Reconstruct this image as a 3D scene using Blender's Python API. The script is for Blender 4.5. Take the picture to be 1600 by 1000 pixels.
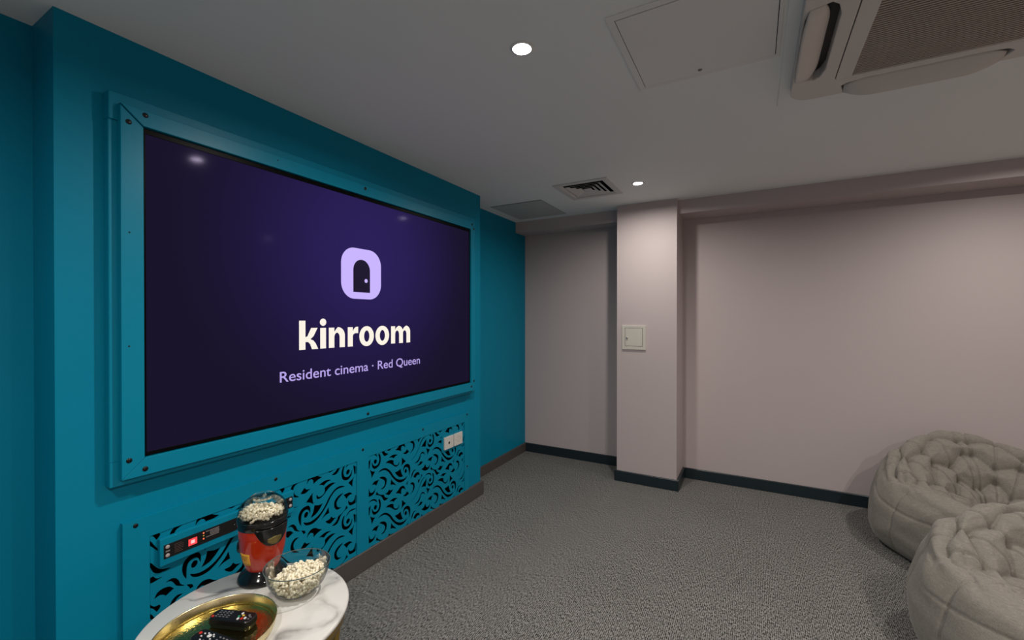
import bpy, bmesh, math, random
from mathutils import Vector, Matrix, noise
from mathutils.geometry import delaunay_2d_cdt

# ------------------------------------------------------------------ camera, world, light, exposure
for o in list(bpy.data.objects): bpy.data.objects.remove(o)
scene = bpy.context.scene
COL = scene.collection
R = math.radians

cam_data = bpy.data.cameras.new('camera')
cam_data.sensor_width = 36.0
cam_data.lens = 678.94 / 1600 * 36.0
cam_data.clip_start = 0.05
cam = bpy.data.objects.new('camera', cam_data)
cam.location = (1.8447, 0.0, 1.3613)
cam.rotation_euler = (R(90 - 0.271), 0, R(29.1185))
COL.objects.link(cam)
scene.camera = cam

world = bpy.data.worlds.new('world'); scene.world = world
world.use_nodes = True
world.node_tree.nodes['Background'].inputs[0].default_value = (0.5, 0.5, 0.5, 1)
world.node_tree.nodes['Background'].inputs[1].default_value = 0.0

scene.view_settings.view_transform = 'Standard'
scene.view_settings.look = 'None'
scene.view_settings.exposure = 0.0
scene.view_settings.gamma = 1.0
scene.view_settings.use_curve_mapping = False

LAMP_POWER = 20.5
LAMP_COLOR = (1.0, 0.945, 0.885)
# the ceiling downlights: (x, y, watt)
DOWNLIGHTS = [(1.137, 1.342, 0.95), (1.137, 3.07, 0.49), (1.137, -0.40, 0.85),  # last entry: unseen rear lamp, added as fill
              (3.25, 3.07, 0.58), (3.25, 1.342, 0.75), (3.25, -0.40, 1.9)]  # last entry: unseen, added strong so its floor bounce lifts the ceiling

CEIL = 2.3
# room landmarks
Y1, Y2 = 0.4737, 2.8077           # media breast
YW = 3.9605                       # back wall
XR, YF = 4.5, -1.9                # unseen right wall and wall behind the camera

# ------------------------------------------------------------------ helpers
MATS = {}
def nodes_of(name):
    m = bpy.data.materials.new(name); m.use_nodes = True
    nt = m.node_tree
    return m, nt, nt.nodes['Principled BSDF']
def N(nt, kind, **kw):
    n = nt.nodes.new(kind)
    for k, v in kw.items():
        if k in n.inputs: n.inputs[k].default_value = v
        else: setattr(n, k, v)
    return n
def L(nt, a, b): nt.links.new(a, b)

def paint(name, col, rough=0.5, var=0.04, vscale=3.0, bump=0.02, bscale=120.0, metal=0.0, spec=0.5, coat=0.0):
    """plain procedural paint/plastic/metal with faint mottling and fine relief"""
    m, nt, b = nodes_of(name)
    tc = N(nt, 'ShaderNodeTexCoord')
    n1 = N(nt, 'ShaderNodeTexNoise'); n1.inputs['Scale'].default_value = vscale; n1.inputs['Detail'].default_value = 3
    L(nt, tc.outputs['Object'], n1.inputs['Vector'])
    mx = N(nt, 'ShaderNodeMix', data_type='RGBA')
    mx.inputs[6].default_value = (*[c * (1 - var) for c in col], 1)
    mx.inputs[7].default_value = (*[min(1, c * (1 + var)) for c in col], 1)
    L(nt, n1.outputs['Fac'], mx.inputs[0]); L(nt, mx.outputs[2], b.inputs['Base Color'])
    b.inputs['Roughness'].default_value = rough
    b.inputs['Metallic'].default_value = metal
    b.inputs['Specular IOR Level'].default_value = spec
    b.inputs['Coat Weight'].default_value = coat
    if bump > 0:
        n2 = N(nt, 'ShaderNodeTexNoise'); n2.inputs['Scale'].default_value = bscale; n2.inputs['Detail'].default_value = 2
        L(nt, tc.outputs['Object'], n2.inputs['Vector'])
        bp = N(nt, 'ShaderNodeBump'); bp.inputs['Strength'].default_value = bump; bp.inputs['Distance'].default_value = 0.002
        L(nt, n2.outputs['Fac'], bp.inputs['Height']); L(nt, bp.outputs['Normal'], b.inputs['Normal'])
    MATS[name] = m
    return m

def emit(name, col, strength, base=(0, 0, 0), rough=0.4):
    m, nt, b = nodes_of(name)
    b.inputs['Base Color'].default_value = (*base, 1)
    b.inputs['Emission Color'].default_value = (*col, 1)
    b.inputs['Emission Strength'].default_value = strength
    b.inputs['Roughness'].default_value = rough
    b.inputs['Specular IOR Level'].default_value = 0.1
    MATS[name] = m
    return m

def clear(name, tint=(0.96, 0.98, 0.98), rough=0.02, gloss=1.0):
    """thin clear shell: fresnel mix of see-through and reflection"""
    m, nt, b = nodes_of(name)
    out = nt.nodes['Material Output']; nt.nodes.remove(b)
    tr = N(nt, 'ShaderNodeBsdfTransparent'); tr.inputs[0].default_value = (*tint, 1)
    gl = N(nt, 'ShaderNodeBsdfGlossy'); gl.inputs['Roughness'].default_value = rough
    fr = N(nt, 'ShaderNodeLayerWeight'); fr.inputs['Blend'].default_value = 0.32
    mt = N(nt, 'ShaderNodeMath', operation='MULTIPLY'); mt.inputs[1].default_value = gloss
    L(nt, fr.outputs['Fresnel'], mt.inputs[0])
    mx = N(nt, 'ShaderNodeMixShader')
    L(nt, mt.outputs[0], mx.inputs[0]); L(nt, tr.outputs[0], mx.inputs[1]); L(nt, gl.outputs[0], mx.inputs[2])
    L(nt, mx.outputs[0], out.inputs['Surface'])
    MATS[name] = m
    return m

def world_loc(o):
    v = Vector((0, 0, 0))
    while o: v += o.location; o = o.parent
    return v

def mesh(name, verts, faces, mat, parent=None, smooth=False, bevel=0.0, bevel_seg=2, angle=35):
    """links ONE mesh object; verts are given in world coordinates"""
    verts = [Vector(v) for v in verts]
    if parent is None:
        xs = [v.x for v in verts]; ys = [v.y for v in verts]; zs = [v.z for v in verts]
        org = Vector(((min(xs) + max(xs)) / 2, (min(ys) + max(ys)) / 2, min(zs)))
    else:
        org = world_loc(parent)
    me = bpy.data.meshes.new(name)
    bm = bmesh.new()
    vs = [bm.verts.new(v - org) for v in verts]
    for f in faces:
        try: bm.faces.new([vs[i] for i in f])
        except ValueError: pass
    bmesh.ops.recalc_face_normals(bm, faces=bm.faces)
    if bevel > 0:
        es = [e for e in bm.edges if len(e.link_faces) == 2 and e.calc_face_angle(0) > R(angle)]
        bmesh.ops.bevel(bm, geom=es, offset=bevel, segments=bevel_seg, affect='EDGES', profile=0.6)
    for f in bm.faces: f.smooth = smooth
    bm.to_mesh(me); bm.free()
    if isinstance(mat, str): mat = MATS[mat]
    me.materials.append(mat)
    o = bpy.data.objects.new(name, me); COL.objects.link(o)
    if parent is None: o.location = org
    else: o.parent = parent
    return o

def box_data(x0, x1, y0, y1, z0, z1):
    v = [(x, y, z) for x in (x0, x1) for y in (y0, y1) for z in (z0, z1)]
    f = [(0, 1, 3, 2), (4, 6, 7, 5), (0, 4, 5, 1), (2, 3, 7, 6), (0, 2, 6, 4), (1, 5, 7, 3)]
    return v, f
def box(name, x0, x1, y0, y1, z0, z1, mat, parent=None, bevel=0.0, **k):
    v, f = box_data(x0, x1, y0, y1, z0, z1)
    return mesh(name, v, f, mat, parent, bevel=bevel, **k)
def join(parts):
    V, F = [], []
    for v, f in parts:
        n = len(V); V += [tuple(a) for a in v]; F += [tuple(i + n for i in g) for g in f]
    return V, F

def lathe_data(profile, segs=48, c=(0, 0, 0), sx=1.0, sy=1.0, rot=0.0, closed=False):
    """profile: (r, z) list, turned about the vertical through c"""
    V, F, n = [], [], len(profile)
    ca, sa = math.cos(rot), math.sin(rot)
    for i in range(segs):
        a = 2 * math.pi * i / segs
        for r, z in profile:
            x, y = r * math.cos(a) * sx, r * math.sin(a) * sy
            V.append((c[0] + x * ca - y * sa, c[1] + x * sa + y * ca, c[2] + z))
    for i in range(segs):
        j = (i + 1) % segs
        for k in range(n if closed else n - 1):
            k2 = (k + 1) % n
            F.append((i * n + k, j * n + k, j * n + k2, i * n + k2))
    return V, F
def weld(V, F, d=1e-6):
    key, idx, nv = {}, [], []
    for v in V:
        k = (round(v[0] / d / 10), round(v[1] / d / 10), round(v[2] / d / 10))
        if k not in key: key[k] = len(nv); nv.append(v)
        idx.append(key[k])
    nf = []
    for f in F:
        g = []
        for i in f:
            j = idx[i]
            if j not in g: g.append(j)
        if len(g) > 2: nf.append(tuple(g))
    return nv, nf
def lathe(name, profile, mat, parent=None, segs=48, c=(0, 0, 0), smooth=True, **k):
    V, F = weld(*lathe_data(profile, segs, c, **k))
    return mesh(name, V, F, mat, parent, smooth=smooth)

def tube_data(path, r, segs=8, caps=True):
    V, F = [], []
    P = [Vector(p) for p in path]
    for i, p in enumerate(P):
        t = (P[min(i + 1, len(P) - 1)] - P[max(i - 1, 0)]).normalized()
        up = Vector((0, 0, 1)) if abs(t.z) < 0.9 else Vector((1, 0, 0))
        a = t.cross(up).normalized(); b = t.cross(a)
        for k in range(segs):
            w = 2 * math.pi * k / segs
            V.append(p + a * math.cos(w) * r + b * math.sin(w) * r)
    for i in range(len(P) - 1):
        for k in range(segs):
            k2 = (k + 1) % segs
            F.append((i * segs + k, i * segs + k2, (i + 1) * segs + k2, (i + 1) * segs + k))
    if caps:
        F.append(tuple(range(segs))); F.append(tuple((len(P) - 1) * segs + k for k in range(segs)))
    return V, F

def plate_data(outer, holes, place, depth):
    """flat plate with holes, outlines in 2-D; place(u, v, d) -> world point, d from 0 (front) to depth (back).
    Holes may cross the outer edge: they are clipped."""
    pts, edges, polys = [], [], []
    for poly in [outer] + holes:
        if sum(p[0] * q[1] - q[0] * p[1] for p, q in zip(poly, list(poly[1:]) + [poly[0]])) < 0: poly = list(reversed(poly))
        n0 = len(pts); pts += [Vector(p) for p in poly]
        polys.append(list(range(n0, n0 + len(poly))))
    v2, e2, f2, ov, oe, of = delaunay_2d_cdt(pts, [], polys, 0, 1e-5)
    keep = [f for f, o in zip(f2, of) if 0 in o and not any(i > 0 for i in o)]
    used = sorted({i for f in keep for i in f}); mp = {u: k for k, u in enumerate(used)}
    n = len(used)
    V = [place(v2[u].x, v2[u].y, 0.0) for u in used] + [place(v2[u].x, v2[u].y, depth) for u in used]
    F, cnt = [], {}
    for f in keep:
        g = [mp[i] for i in f]
        F.append(tuple(g)); F.append(tuple(n + i for i in reversed(g)))
        for a, b in zip(g, g[1:] + g[:1]):
            k = (min(a, b), max(a, b)); cnt.setdefault(k, []).append((a, b))
    for k, l in cnt.items():
        if len(l) == 1:
            a, b = l[0]; F.append((b, a, n + a, n + b))
    return V, F
def rect(u0, u1, v0, v1): return [(u0, v0), (u1, v0), (u1, v1), (u0, v1)]
def rrect(u0, u1, v0, v1, r, n=6):
    out = []
    for cx, cy, a0 in ((u1 - r, v1 - r, 0), (u0 + r, v1 - r, 90), (u0 + r, v0 + r, 180), (u1 - r, v0 + r, 270)):
        for i in range(n + 1):
            a = R(a0 + 90 * i / n); out.append((cx + r * math.cos(a), cy + r * math.sin(a)))
    return out
def wallx(x):                      # outlines in (y, z), front face at x, going back towards -x
    return lambda u, v, d: (x - d, u, v)
def wally(y):                      # outlines in (x, z) on a surface facing -y
    return lambda u, v, d: (u, y + d, v)
def ceilz(z):                      # outlines in (x, y) on a surface facing down
    return lambda u, v, d: (u, v, z + d)
def plate(name, outer, holes, place, depth, mat, parent=None, **k):
    V, F = plate_data(outer, holes, place, depth)
    return mesh(name, V, F, mat, parent, **k)

def tag(o, label, cat, group=None):
    o['label'] = label; o['category'] = cat
    if group: o['group'] = group
    return o
def thing(name, loc, label, cat, group=None):
    o = bpy.data.objects.new(name, None); o.empty_display_size = 0.05
    o.location = loc; COL.objects.link(o)
    return tag(o, label, cat, group)
def struct(o, label=None, cat=None):
    o['kind'] = 'structure'
    if label: o['label'] = label
    if cat: o['category'] = cat
    return o

# ------------------------------------------------------------------ materials
TEAL = (0.0, 0.212, 0.340)
paint('teal_paint', TEAL, 0.45, 0.03, 2.0, 0.03, 90, spec=0.15)
paint('teal_wood', (0.0, 0.212, 0.335), 0.36, 0.04, 6.0, 0.04, 60, spec=0.22)
paint('pink_paint', (0.50, 0.430, 0.425), 0.6, 0.02, 1.5, 0.03, 140, spec=0.3)
paint('ceiling_paint', (0.87, 0.875, 0.86), 0.7, 0.02, 1.2, 0.02, 80, spec=0.2)
paint('hatch_paint', (0.80, 0.785, 0.76), 0.5, 0.02, 4, 0.0)
paint('grey_hatch_paint', (0.52, 0.52, 0.49), 0.5, 0.02, 4, 0.0)
paint('dark_skirting', (0.010, 0.020, 0.026), 0.35, 0.1, 8, 0.02)
paint('brown_skirting', (0.075, 0.066, 0.062), 0.45, 0.08, 8, 0.02)
paint('black_paint', (0.004, 0.004, 0.004), 0.7, 0.1, 8, 0.0, spec=0.1)
paint('black_gloss', (0.006, 0.006, 0.007), 0.12, 0.1, 8, 0.0, spec=0.5)
paint('bezel_black', (0.003, 0.003, 0.003), 0.35, 0.1, 8, 0.0, spec=0.05)
paint('screw_black', (0.008, 0.008, 0.008), 0.3, 0.1, 8, 0.0, metal=0.4)
paint('white_plastic', (0.62, 0.60, 0.56), 0.35, 0.02, 6, 0.0)
paint('ac_plastic', (0.66, 0.61, 0.57), 0.45, 0.02, 4, 0.0, spec=0.3)
paint('ac_grille', (0.56, 0.48, 0.42), 0.5, 0.03, 4, 0.0, spec=0.2)
paint('ac_filter', (0.10, 0.08, 0.065), 0.8, 0.1, 8, 0.0)
paint('ac_dark', (0.02, 0.018, 0.016), 0.6, 0.1, 4, 0.0)
paint('vent_paint', (0.66, 0.64, 0.61), 0.5, 0.02, 6, 0.0)
paint('box_paint', (0.56, 0.53, 0.47), 0.45, 0.02, 6, 0.0)
paint('lamp_trim', (0.75, 0.74, 0.71), 0.35, 0.02, 6, 0.0)
paint('socket_dark', (0.02, 0.02, 0.02), 0.5, 0.1, 6, 0.0)
paint('socket_line', (0.22, 0.22, 0.21), 0.5, 0.1, 6, 0.0)
paint('chrome', (0.7, 0.7, 0.68), 0.18, 0.02, 6, 0.0, metal=1.0)
paint('gold_metal', (0.55, 0.36, 0.10), 0.28, 0.06, 9, 0.03, 40, metal=1.0)
paint('red_plastic', (0.42, 0.022, 0.004), 0.14, 0.05, 6, 0.0, coat=0.4)
paint('yellow_label', (0.75, 0.36, 0.03), 0.5, 0.05, 30, 0.0)
paint('label_print', (0.25, 0.09, 0.01), 0.6, 0.05, 30, 0.0)
paint('remote_black', (0.007, 0.007, 0.008), 0.3, 0.1, 20, 0.0, spec=0.4)
paint('button_white', (0.7, 0.7, 0.7), 0.4, 0.05, 20, 0.0)
paint('button_grey', (0.16, 0.16, 0.17), 0.4, 0.05, 20, 0.0)
paint('button_red', (0.6, 0.03, 0.02), 0.4, 0.05, 20, 0.0)
paint('button_green', (0.03, 0.3, 0.15), 0.4, 0.05, 20, 0.0)
paint('button_yellow', (0.7, 0.45, 0.05), 0.4, 0.05, 20, 0.0)
paint('panel_print', (0.42, 0.36, 0.36), 0.6, 0.05, 20, 0.0)
paint('panel_print_dim', (0.09, 0.05, 0.04), 0.6, 0.05, 20, 0.0)
paint('panel_button', (0.45, 0.38, 0.37), 0.35, 0.1, 60, 0.0)
emit('lamp_glow', (1.0, 0.96, 0.9), 22.0, (0.8, 0.8, 0.8))
emit('led_red', (1.0, 0.06, 0.07), 1.3)
emit('led_core', (1.0, 0.42, 0.4), 1.5)
emit('led_small', (1.0, 0.16, 0.08), 1.6)
emit('logo_lilac', (0.584, 0.462, 1.0), 1.0)
emit('logo_dark', (0.0110, 0.0070, 0.026), 1.0)
emit('title_cream', (0.98, 0.905, 0.79), 1.0)
emit('subtitle_lilac', (0.50, 0.39, 0.86), 0.95)
clear('clear_glass', (0.93, 0.96, 0.955), 0.02, 0.85)
clear('clear_dome', (0.95, 0.965, 0.965), 0.04, 0.8)

def carpet():
    """woven loop pile: short staggered dashes in rows, light and dark yarns mixed"""
    m, nt, b = nodes_of('carpet')
    geo = N(nt, 'ShaderNodeNewGeometry')
    mp = N(nt, 'ShaderNodeMapping'); mp.inputs['Scale'].default_value = (250, 66, 1)
    L(nt, geo.outputs['Position'], mp.inputs['Vector'])
    n1 = N(nt, 'ShaderNodeTexNoise'); n1.inputs['Scale'].default_value = 1.0; n1.inputs['Detail'].default_value = 1.5; n1.inputs['Roughness'].default_value = 0.6
    L(nt, mp.outputs[0], n1.inputs['Vector'])
    w1 = N(nt, 'ShaderNodeTexWave', wave_type='BANDS', bands_direction='X'); w1.inputs['Scale'].default_value = 40; w1.inputs['Distortion'].default_value = 1.2; w1.inputs['Detail'].default_value = 1; w1.inputs['Detail Scale'].default_value = 4.0
    L(nt, geo.outputs['Position'], w1.inputs['Vector'])
    n3 = N(nt, 'ShaderNodeTexNoise'); n3.inputs['Scale'].default_value = 200; n3.inputs['Detail'].default_value = 1
    L(nt, geo.outputs['Position'], n3.inputs['Vector'])
    n2 = N(nt, 'ShaderNodeTexNoise'); n2.inputs['Scale'].default_value = 2.5; n2.inputs['Detail'].default_value = 3
    L(nt, geo.outputs['Position'], n2.inputs['Vector'])
    s1 = N(nt, 'ShaderNodeMath', operation='MULTIPLY_ADD'); s1.inputs[1].default_value = 0.16
    L(nt, w1.outputs['Fac'], s1.inputs[0]); L(nt, n1.outputs['Fac'], s1.inputs[2])
    s2 = N(nt, 'ShaderNodeMath', operation='MULTIPLY_ADD'); s2.inputs[1].default_value = 0.55
    L(nt, n3.outputs['Fac'], s2.inputs[0]); L(nt, s1.outputs[0], s2.inputs[2])
    cr = N(nt, 'ShaderNodeValToRGB')
    cr.color_ramp.elements[0].position = 0.67; cr.color_ramp.elements[0].color = (0.016, 0.0157, 0.015, 1)
    cr.color_ramp.elements[1].position = 0.97; cr.color_ramp.elements[1].color = (0.305, 0.297, 0.280, 1)
    e = cr.color_ramp.elements.new(0.82); e.color = (0.112, 0.109, 0.103, 1)
    L(nt, s2.outputs[0], cr.inputs['Fac'])
    mx = N(nt, 'ShaderNodeMix', data_type='RGBA', blend_type='MULTIPLY'); mx.inputs[0].default_value = 0.2
    L(nt, cr.outputs['Color'], mx.inputs[6]); L(nt, n2.outputs['Fac'], mx.inputs[7])
    L(nt, mx.outputs[2], b.inputs['Base Color'])
    b.inputs['Roughness'].default_value = 0.95; b.inputs['Specular IOR Level'].default_value = 0.1
    bp = N(nt, 'ShaderNodeBump'); bp.inputs['Strength'].default_value = 0.35; bp.inputs['Distance'].default_value = 0.002
    L(nt, s2.outputs[0], bp.inputs['Height']); L(nt, bp.outputs['Normal'], b.inputs['Normal'])
    MATS['carpet'] = m
carpet()

def linen():
    m, nt, b = nodes_of('linen')
    tc = N(nt, 'ShaderNodeTexCoord')
    mp1 = N(nt, 'ShaderNodeMapping'); mp1.inputs['Scale'].default_value = (60, 60, 420)
    mp2 = N(nt, 'ShaderNodeMapping'); mp2.inputs['Scale'].default_value = (420, 420, 50)
    n1 = N(nt, 'ShaderNodeTexNoise'); n1.inputs['Scale'].default_value = 1.0; n1.inputs['Detail'].default_value = 2
    n2 = N(nt, 'ShaderNodeTexNoise'); n2.inputs['Scale'].default_value = 1.0; n2.inputs['Detail'].default_value = 2
    L(nt, tc.outputs['Object'], mp1.inputs['Vector']); L(nt, tc.outputs['Object'], mp2.inputs['Vector'])
    L(nt, mp1.outputs[0], n1.inputs['Vector']); L(nt, mp2.outputs[0], n2.inputs['Vector'])
    add = N(nt, 'ShaderNodeMath', operation='ADD'); L(nt, n1.outputs['Fac'], add.inputs[0]); L(nt, n2.outputs['Fac'], add.inputs[1])
    hf = N(nt, 'ShaderNodeMath', operation='MULTIPLY'); hf.inputs[1].default_value = 0.5; L(nt, add.outputs[0], hf.inputs[0])
    cr = N(nt, 'ShaderNodeValToRGB')
    cr.color_ramp.elements[0].position = 0.3; cr.color_ramp.elements[0].color = (0.165, 0.150, 0.128, 1)
    cr.color_ramp.elements[1].position = 0.7; cr.color_ramp.elements[1].color = (0.275, 0.252, 0.218, 1)
    L(nt, hf.outputs[0], cr.inputs['Fac']); L(nt, cr.outputs['Color'], b.inputs['Base Color'])
    b.inputs['Roughness'].default_value = 0.9; b.inputs['Specular IOR Level'].default_value = 0.15
    b.inputs['Sheen Weight'].default_value = 0.15
    bp = N(nt, 'ShaderNodeBump'); bp.inputs['Strength'].default_value = 0.25; bp.inputs['Distance'].default_value = 0.001
    L(nt, hf.outputs[0], bp.inputs['Height']); L(nt, bp.outputs['Normal'], b.inputs['Normal'])
    MATS['linen'] = m
linen()

def marble():
    m, nt, b = nodes_of('marble')
    tc = N(nt, 'ShaderNodeTexCoord')
    n0 = N(nt, 'ShaderNodeTexNoise'); n0.inputs['Scale'].default_value = 4.0; n0.inputs['Detail'].default_value = 5; n0.inputs['Roughness'].default_value = 0.6
    L(nt, tc.outputs['Object'], n0.inputs['Vector'])
    # veins: thin level sets of a warped noise
    n1 = N(nt, 'ShaderNodeTexNoise'); n1.inputs['Scale'].default_value = 3.2; n1.inputs['Detail'].default_value = 4; n1.inputs['Distortion'].default_value = 0.7
    mp = N(nt, 'ShaderNodeMapping'); mp.inputs['Location'].default_value = (1.7, 0.4, 0.0); mp.inputs['Scale'].default_value = (1.0, 0.6, 1)
    L(nt, tc.outputs['Object'], mp.inputs['Vector']); L(nt, mp.outputs[0], n1.inputs['Vector'])
    s = N(nt, 'ShaderNodeMath', operation='SUBTRACT'); s.inputs[1].default_value = 0.5; L(nt, n1.outputs['Fac'], s.inputs[0])
    a = N(nt, 'ShaderNodeMath', operation='ABSOLUTE'); L(nt, s.outputs[0], a.inputs[0])
    cr = N(nt, 'ShaderNodeValToRGB')
    cr.color_ramp.elements[0].position = 0.0; cr.color_ramp.elements[0].color = (0.85, 0.85, 0.85, 1)
    cr.color_ramp.elements[1].position = 0.032; cr.color_ramp.elements[1].color = (0, 0, 0, 1)
    e = cr.color_ramp.elements.new(0.010); e.color = (0.4, 0.4, 0.4, 1)
    L(nt, a.outputs[0], cr.inputs['Fac'])
    cr2 = N(nt, 'ShaderNodeValToRGB')
    cr2.color_ramp.elements[0].position = 0.42; cr2.color_ramp.elements[0].color = (0.05, 0.05, 0.05, 1)
    cr2.color_ramp.elements[1].position = 0.6; cr2.color_ramp.elements[1].color = (1, 1, 1, 1)
    L(nt, n0.outputs['Fac'], cr2.inputs['Fac'])
    f = N(nt, 'ShaderNodeMath', operation='MULTIPLY'); L(nt, cr.outputs['Color'], f.inputs[0]); L(nt, cr2.outputs['Color'], f.inputs[1])
    mx = N(nt, 'ShaderNodeMix', data_type='RGBA'); mx.inputs[6].default_value = (0.66, 0.645, 0.61, 1); mx.inputs[7].default_value = (0.12, 0.11, 0.105, 1)
    L(nt, f.outputs[0], mx.inputs[0]); L(nt, mx.outputs[2], b.inputs['Base Color'])
    b.inputs['Roughness'].default_value = 0.25; b.inputs['Specular IOR Level'].default_value = 0.4
    MATS['marble'] = m
marble()

def hammered():
    m, nt, b = nodes_of('hammered_brass')
    tc = N(nt, 'ShaderNodeTexCoord')
    v = N(nt, 'ShaderNodeTexVoronoi'); v.inputs['Scale'].default_value = 150
    L(nt, tc.outputs['Object'], v.inputs['Vector'])
    bp = N(nt, 'ShaderNodeBump'); bp.inputs['Strength'].default_value = 0.35; bp.inputs['Distance'].default_value = 0.0012
    L(nt, v.outputs['Distance'], bp.inputs['Height']); L(nt, bp.outputs['Normal'], b.inputs['Normal'])
    b.inputs['Base Color'].default_value = (0.74, 0.60, 0.22, 1); b.inputs['Metallic'].default_value = 1.0
    b.inputs['Roughness'].default_value = 0.16
    MATS['hammered_brass'] = m
    m, nt, b = nodes_of('brass')
    n = N(nt, 'ShaderNodeTexNoise'); n.inputs['Scale'].default_value = 30
    tc = N(nt, 'ShaderNodeTexCoord'); L(nt, tc.outputs['Object'], n.inputs['Vector'])
    mr = N(nt, 'ShaderNodeMapRange'); mr.inputs[3].default_value = 0.2; mr.inputs[4].default_value = 0.32
    L(nt, n.outputs['Fac'], mr.inputs[0]); L(nt, mr.outputs[0], b.inputs['Roughness'])
    b.inputs['Base Color'].default_value = (0.85, 0.74, 0.42, 1); b.inputs['Metallic'].default_value = 1.0
    MATS['brass'] = m
hammered()

def popcorn_mat(name, c1, c2):
    m, nt, b = nodes_of(name)
    tc = N(nt, 'ShaderNodeTexCoord')
    n = N(nt, 'ShaderNodeTexNoise'); n.inputs['Scale'].default_value = 90; n.inputs['Detail'].default_value = 2
    L(nt, tc.outputs['Object'], n.inputs['Vector'])
    cr = N(nt, 'ShaderNodeValToRGB')
    cr.color_ramp.elements[0].position = 0.24; cr.color_ramp.elements[0].color = (*c1, 1)
    cr.color_ramp.elements[1].position = 0.40; cr.color_ramp.elements[1].color = (*c2, 1)
    L(nt, n.outputs['Fac'], cr.inputs['Fac']); L(nt, cr.outputs['Color'], b.inputs['Base Color'])
    b.inputs['Roughness'].default_value = 0.7; b.inputs['Specular IOR Level'].default_value = 0.2
    MATS[name] = m
paint('gold_dark', (0.20, 0.16, 0.06), 0.35, 0.5, 220, 0.2, 300, metal=0.7)
paint('glass_edge', (0.10, 0.14, 0.13), 0.08, 0.1, 20, 0.0)
popcorn_mat('popcorn', (0.42, 0.24, 0.07), (0.90, 0.83, 0.64))

def screen_mat():
    """picture on the display: dark navy with a violet glow behind the logo"""
    m, nt, b = nodes_of('screen_picture')
    tc = N(nt, 'ShaderNodeTexCoord')
    mp = N(nt, 'ShaderNodeMapping'); mp.inputs['Location'].default_value = (0, -0.02, -0.80); mp.inputs['Scale'].default_value = (1, 1.0, 1.0)
    L(nt, tc.outputs['Object'], mp.inputs['Vector'])
    ln = N(nt, 'ShaderNodeVectorMath', operation='LENGTH'); L(nt, mp.outputs[0], ln.inputs[0])
    cr = N(nt, 'ShaderNodeValToRGB'); cr.color_ramp.interpolation = 'EASE'
    cr.color_ramp.elements[0].position = 0.05; cr.color_ramp.elements[0].color = (0.0250, 0.0152, 0.099, 1)
    cr.color_ramp.elements[1].position = 0.95; cr.color_ramp.elements[1].color = (0.0105, 0.0070, 0.0235, 1)
    L(nt, ln.outputs['Value'], cr.inputs['Fac'])
    out = nt.nodes['Material Output']; nt.nodes.remove(b)
    em = N(nt, 'ShaderNodeEmission'); L(nt, cr.outputs['Color'], em.inputs['Color'])
    # anti-reflection coat: only a trace of the lamps shows
    gl = N(nt, 'ShaderNodeBsdfGlossy'); gl.inputs['Roughness'].default_value = 0.09; gl.inputs['Color'].default_value = (0.00045, 0.0004, 0.0006, 1)
    ad = N(nt, 'ShaderNodeAddShader'); L(nt, em.outputs[0], ad.inputs[0]); L(nt, gl.outputs[0], ad.inputs[1])
    L(nt, ad.outputs[0], out.inputs['Surface'])
    MATS['screen_picture'] = m
screen_mat()

# ------------------------------------------------------------------ the room
XL0, XL1 = -0.172, -0.207          # teal side wall, very slightly out of square
V, F = join([([(XL0, YF, 0), (XL1, YW, 0), (XL1, YW, CEIL), (XL0, YF, CEIL), (-0.32, YF, 0), (-0.32, YW, 0), (-0.32, YW, CEIL), (-0.32, YF, CEIL)],
              [(0, 1, 2, 3), (7, 6, 5, 4), (0, 4, 5, 1), (1, 5, 6, 2), (2, 6, 7, 3), (3, 7, 4, 0)])])
struct(mesh('wall_left', V, F, 'teal_paint'), 'teal painted side wall set back either side of the screen wall', 'wall')
struct(box('wall_back', -0.32, XR + 0.1, YW, YW + 0.1, 0, CEIL, 'pink_paint'), 'dusty pink wall behind the square column', 'wall')
struct(box('wall_right', XR, XR + 0.1, YF, YW, 0, CEIL, 'pink_paint'), 'dusty pink side wall beyond the bean bags', 'wall')
struct(box('wall_front', -0.32, XR + 0.1, YF - 0.1, YF, 0, CEIL, 'pink_paint'), 'dusty pink wall opposite the column', 'wall')

# media breast: hollow, open behind the fretwork
OPEN = (0.690, 2.590, 0.09, 0.615)
parts = [plate_data(rect(Y1, Y2, 0, CEIL), [rect(*OPEN)], wallx(0.0), 0.018),
         box_data(-0.20, -0.018, Y1, Y1 + 0.018, 0, CEIL), box_data(-0.205, -0.018, Y2 - 0.018, Y2, 0, CEIL)]
V, F = join(parts)
breast = struct(mesh('wall_media', V, F, 'teal_paint'), 'teal wall standing forward with the big screen on it', 'wall')
parts = [box_data(-0.165, -0.160, 0.60, 2.70, 0.02, 0.70), box_data(-0.165, -0.018, 0.60, 0.605, 0.02, 0.70), box_data(-0.165, -0.018, 2.695, 2.70, 0.02, 0.70),
         box_data(-0.165, -0.018, 0.60, 2.70, 0.02, 0.025), box_data(-0.165, -0.018, 0.60, 2.70, 0.695, 0.70)]
mesh('cavity_lining', *join(parts), 'black_paint', breast)

# square column and the dropped beams along the back wall
XC1, XC2, YC = 0.840, 1.314, 3.614
struct(box('wall_column', XC1, XC2, YC, YW, 0, CEIL, 'pink_paint'), 'square pink column standing out from the back wall', 'column')
struct(box('trim_1', XL1, XC1, 3.755, YW, 2.197, CEIL, 'pink_paint'), 'short pink dropped beam between teal wall and column', 'beam')
struct(box('trim_2', XC2, XR, 3.680, YW, 2.193, CEIL, 'pink_paint'), 'long pink dropped beam to the right of the column', 'beam')

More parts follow.
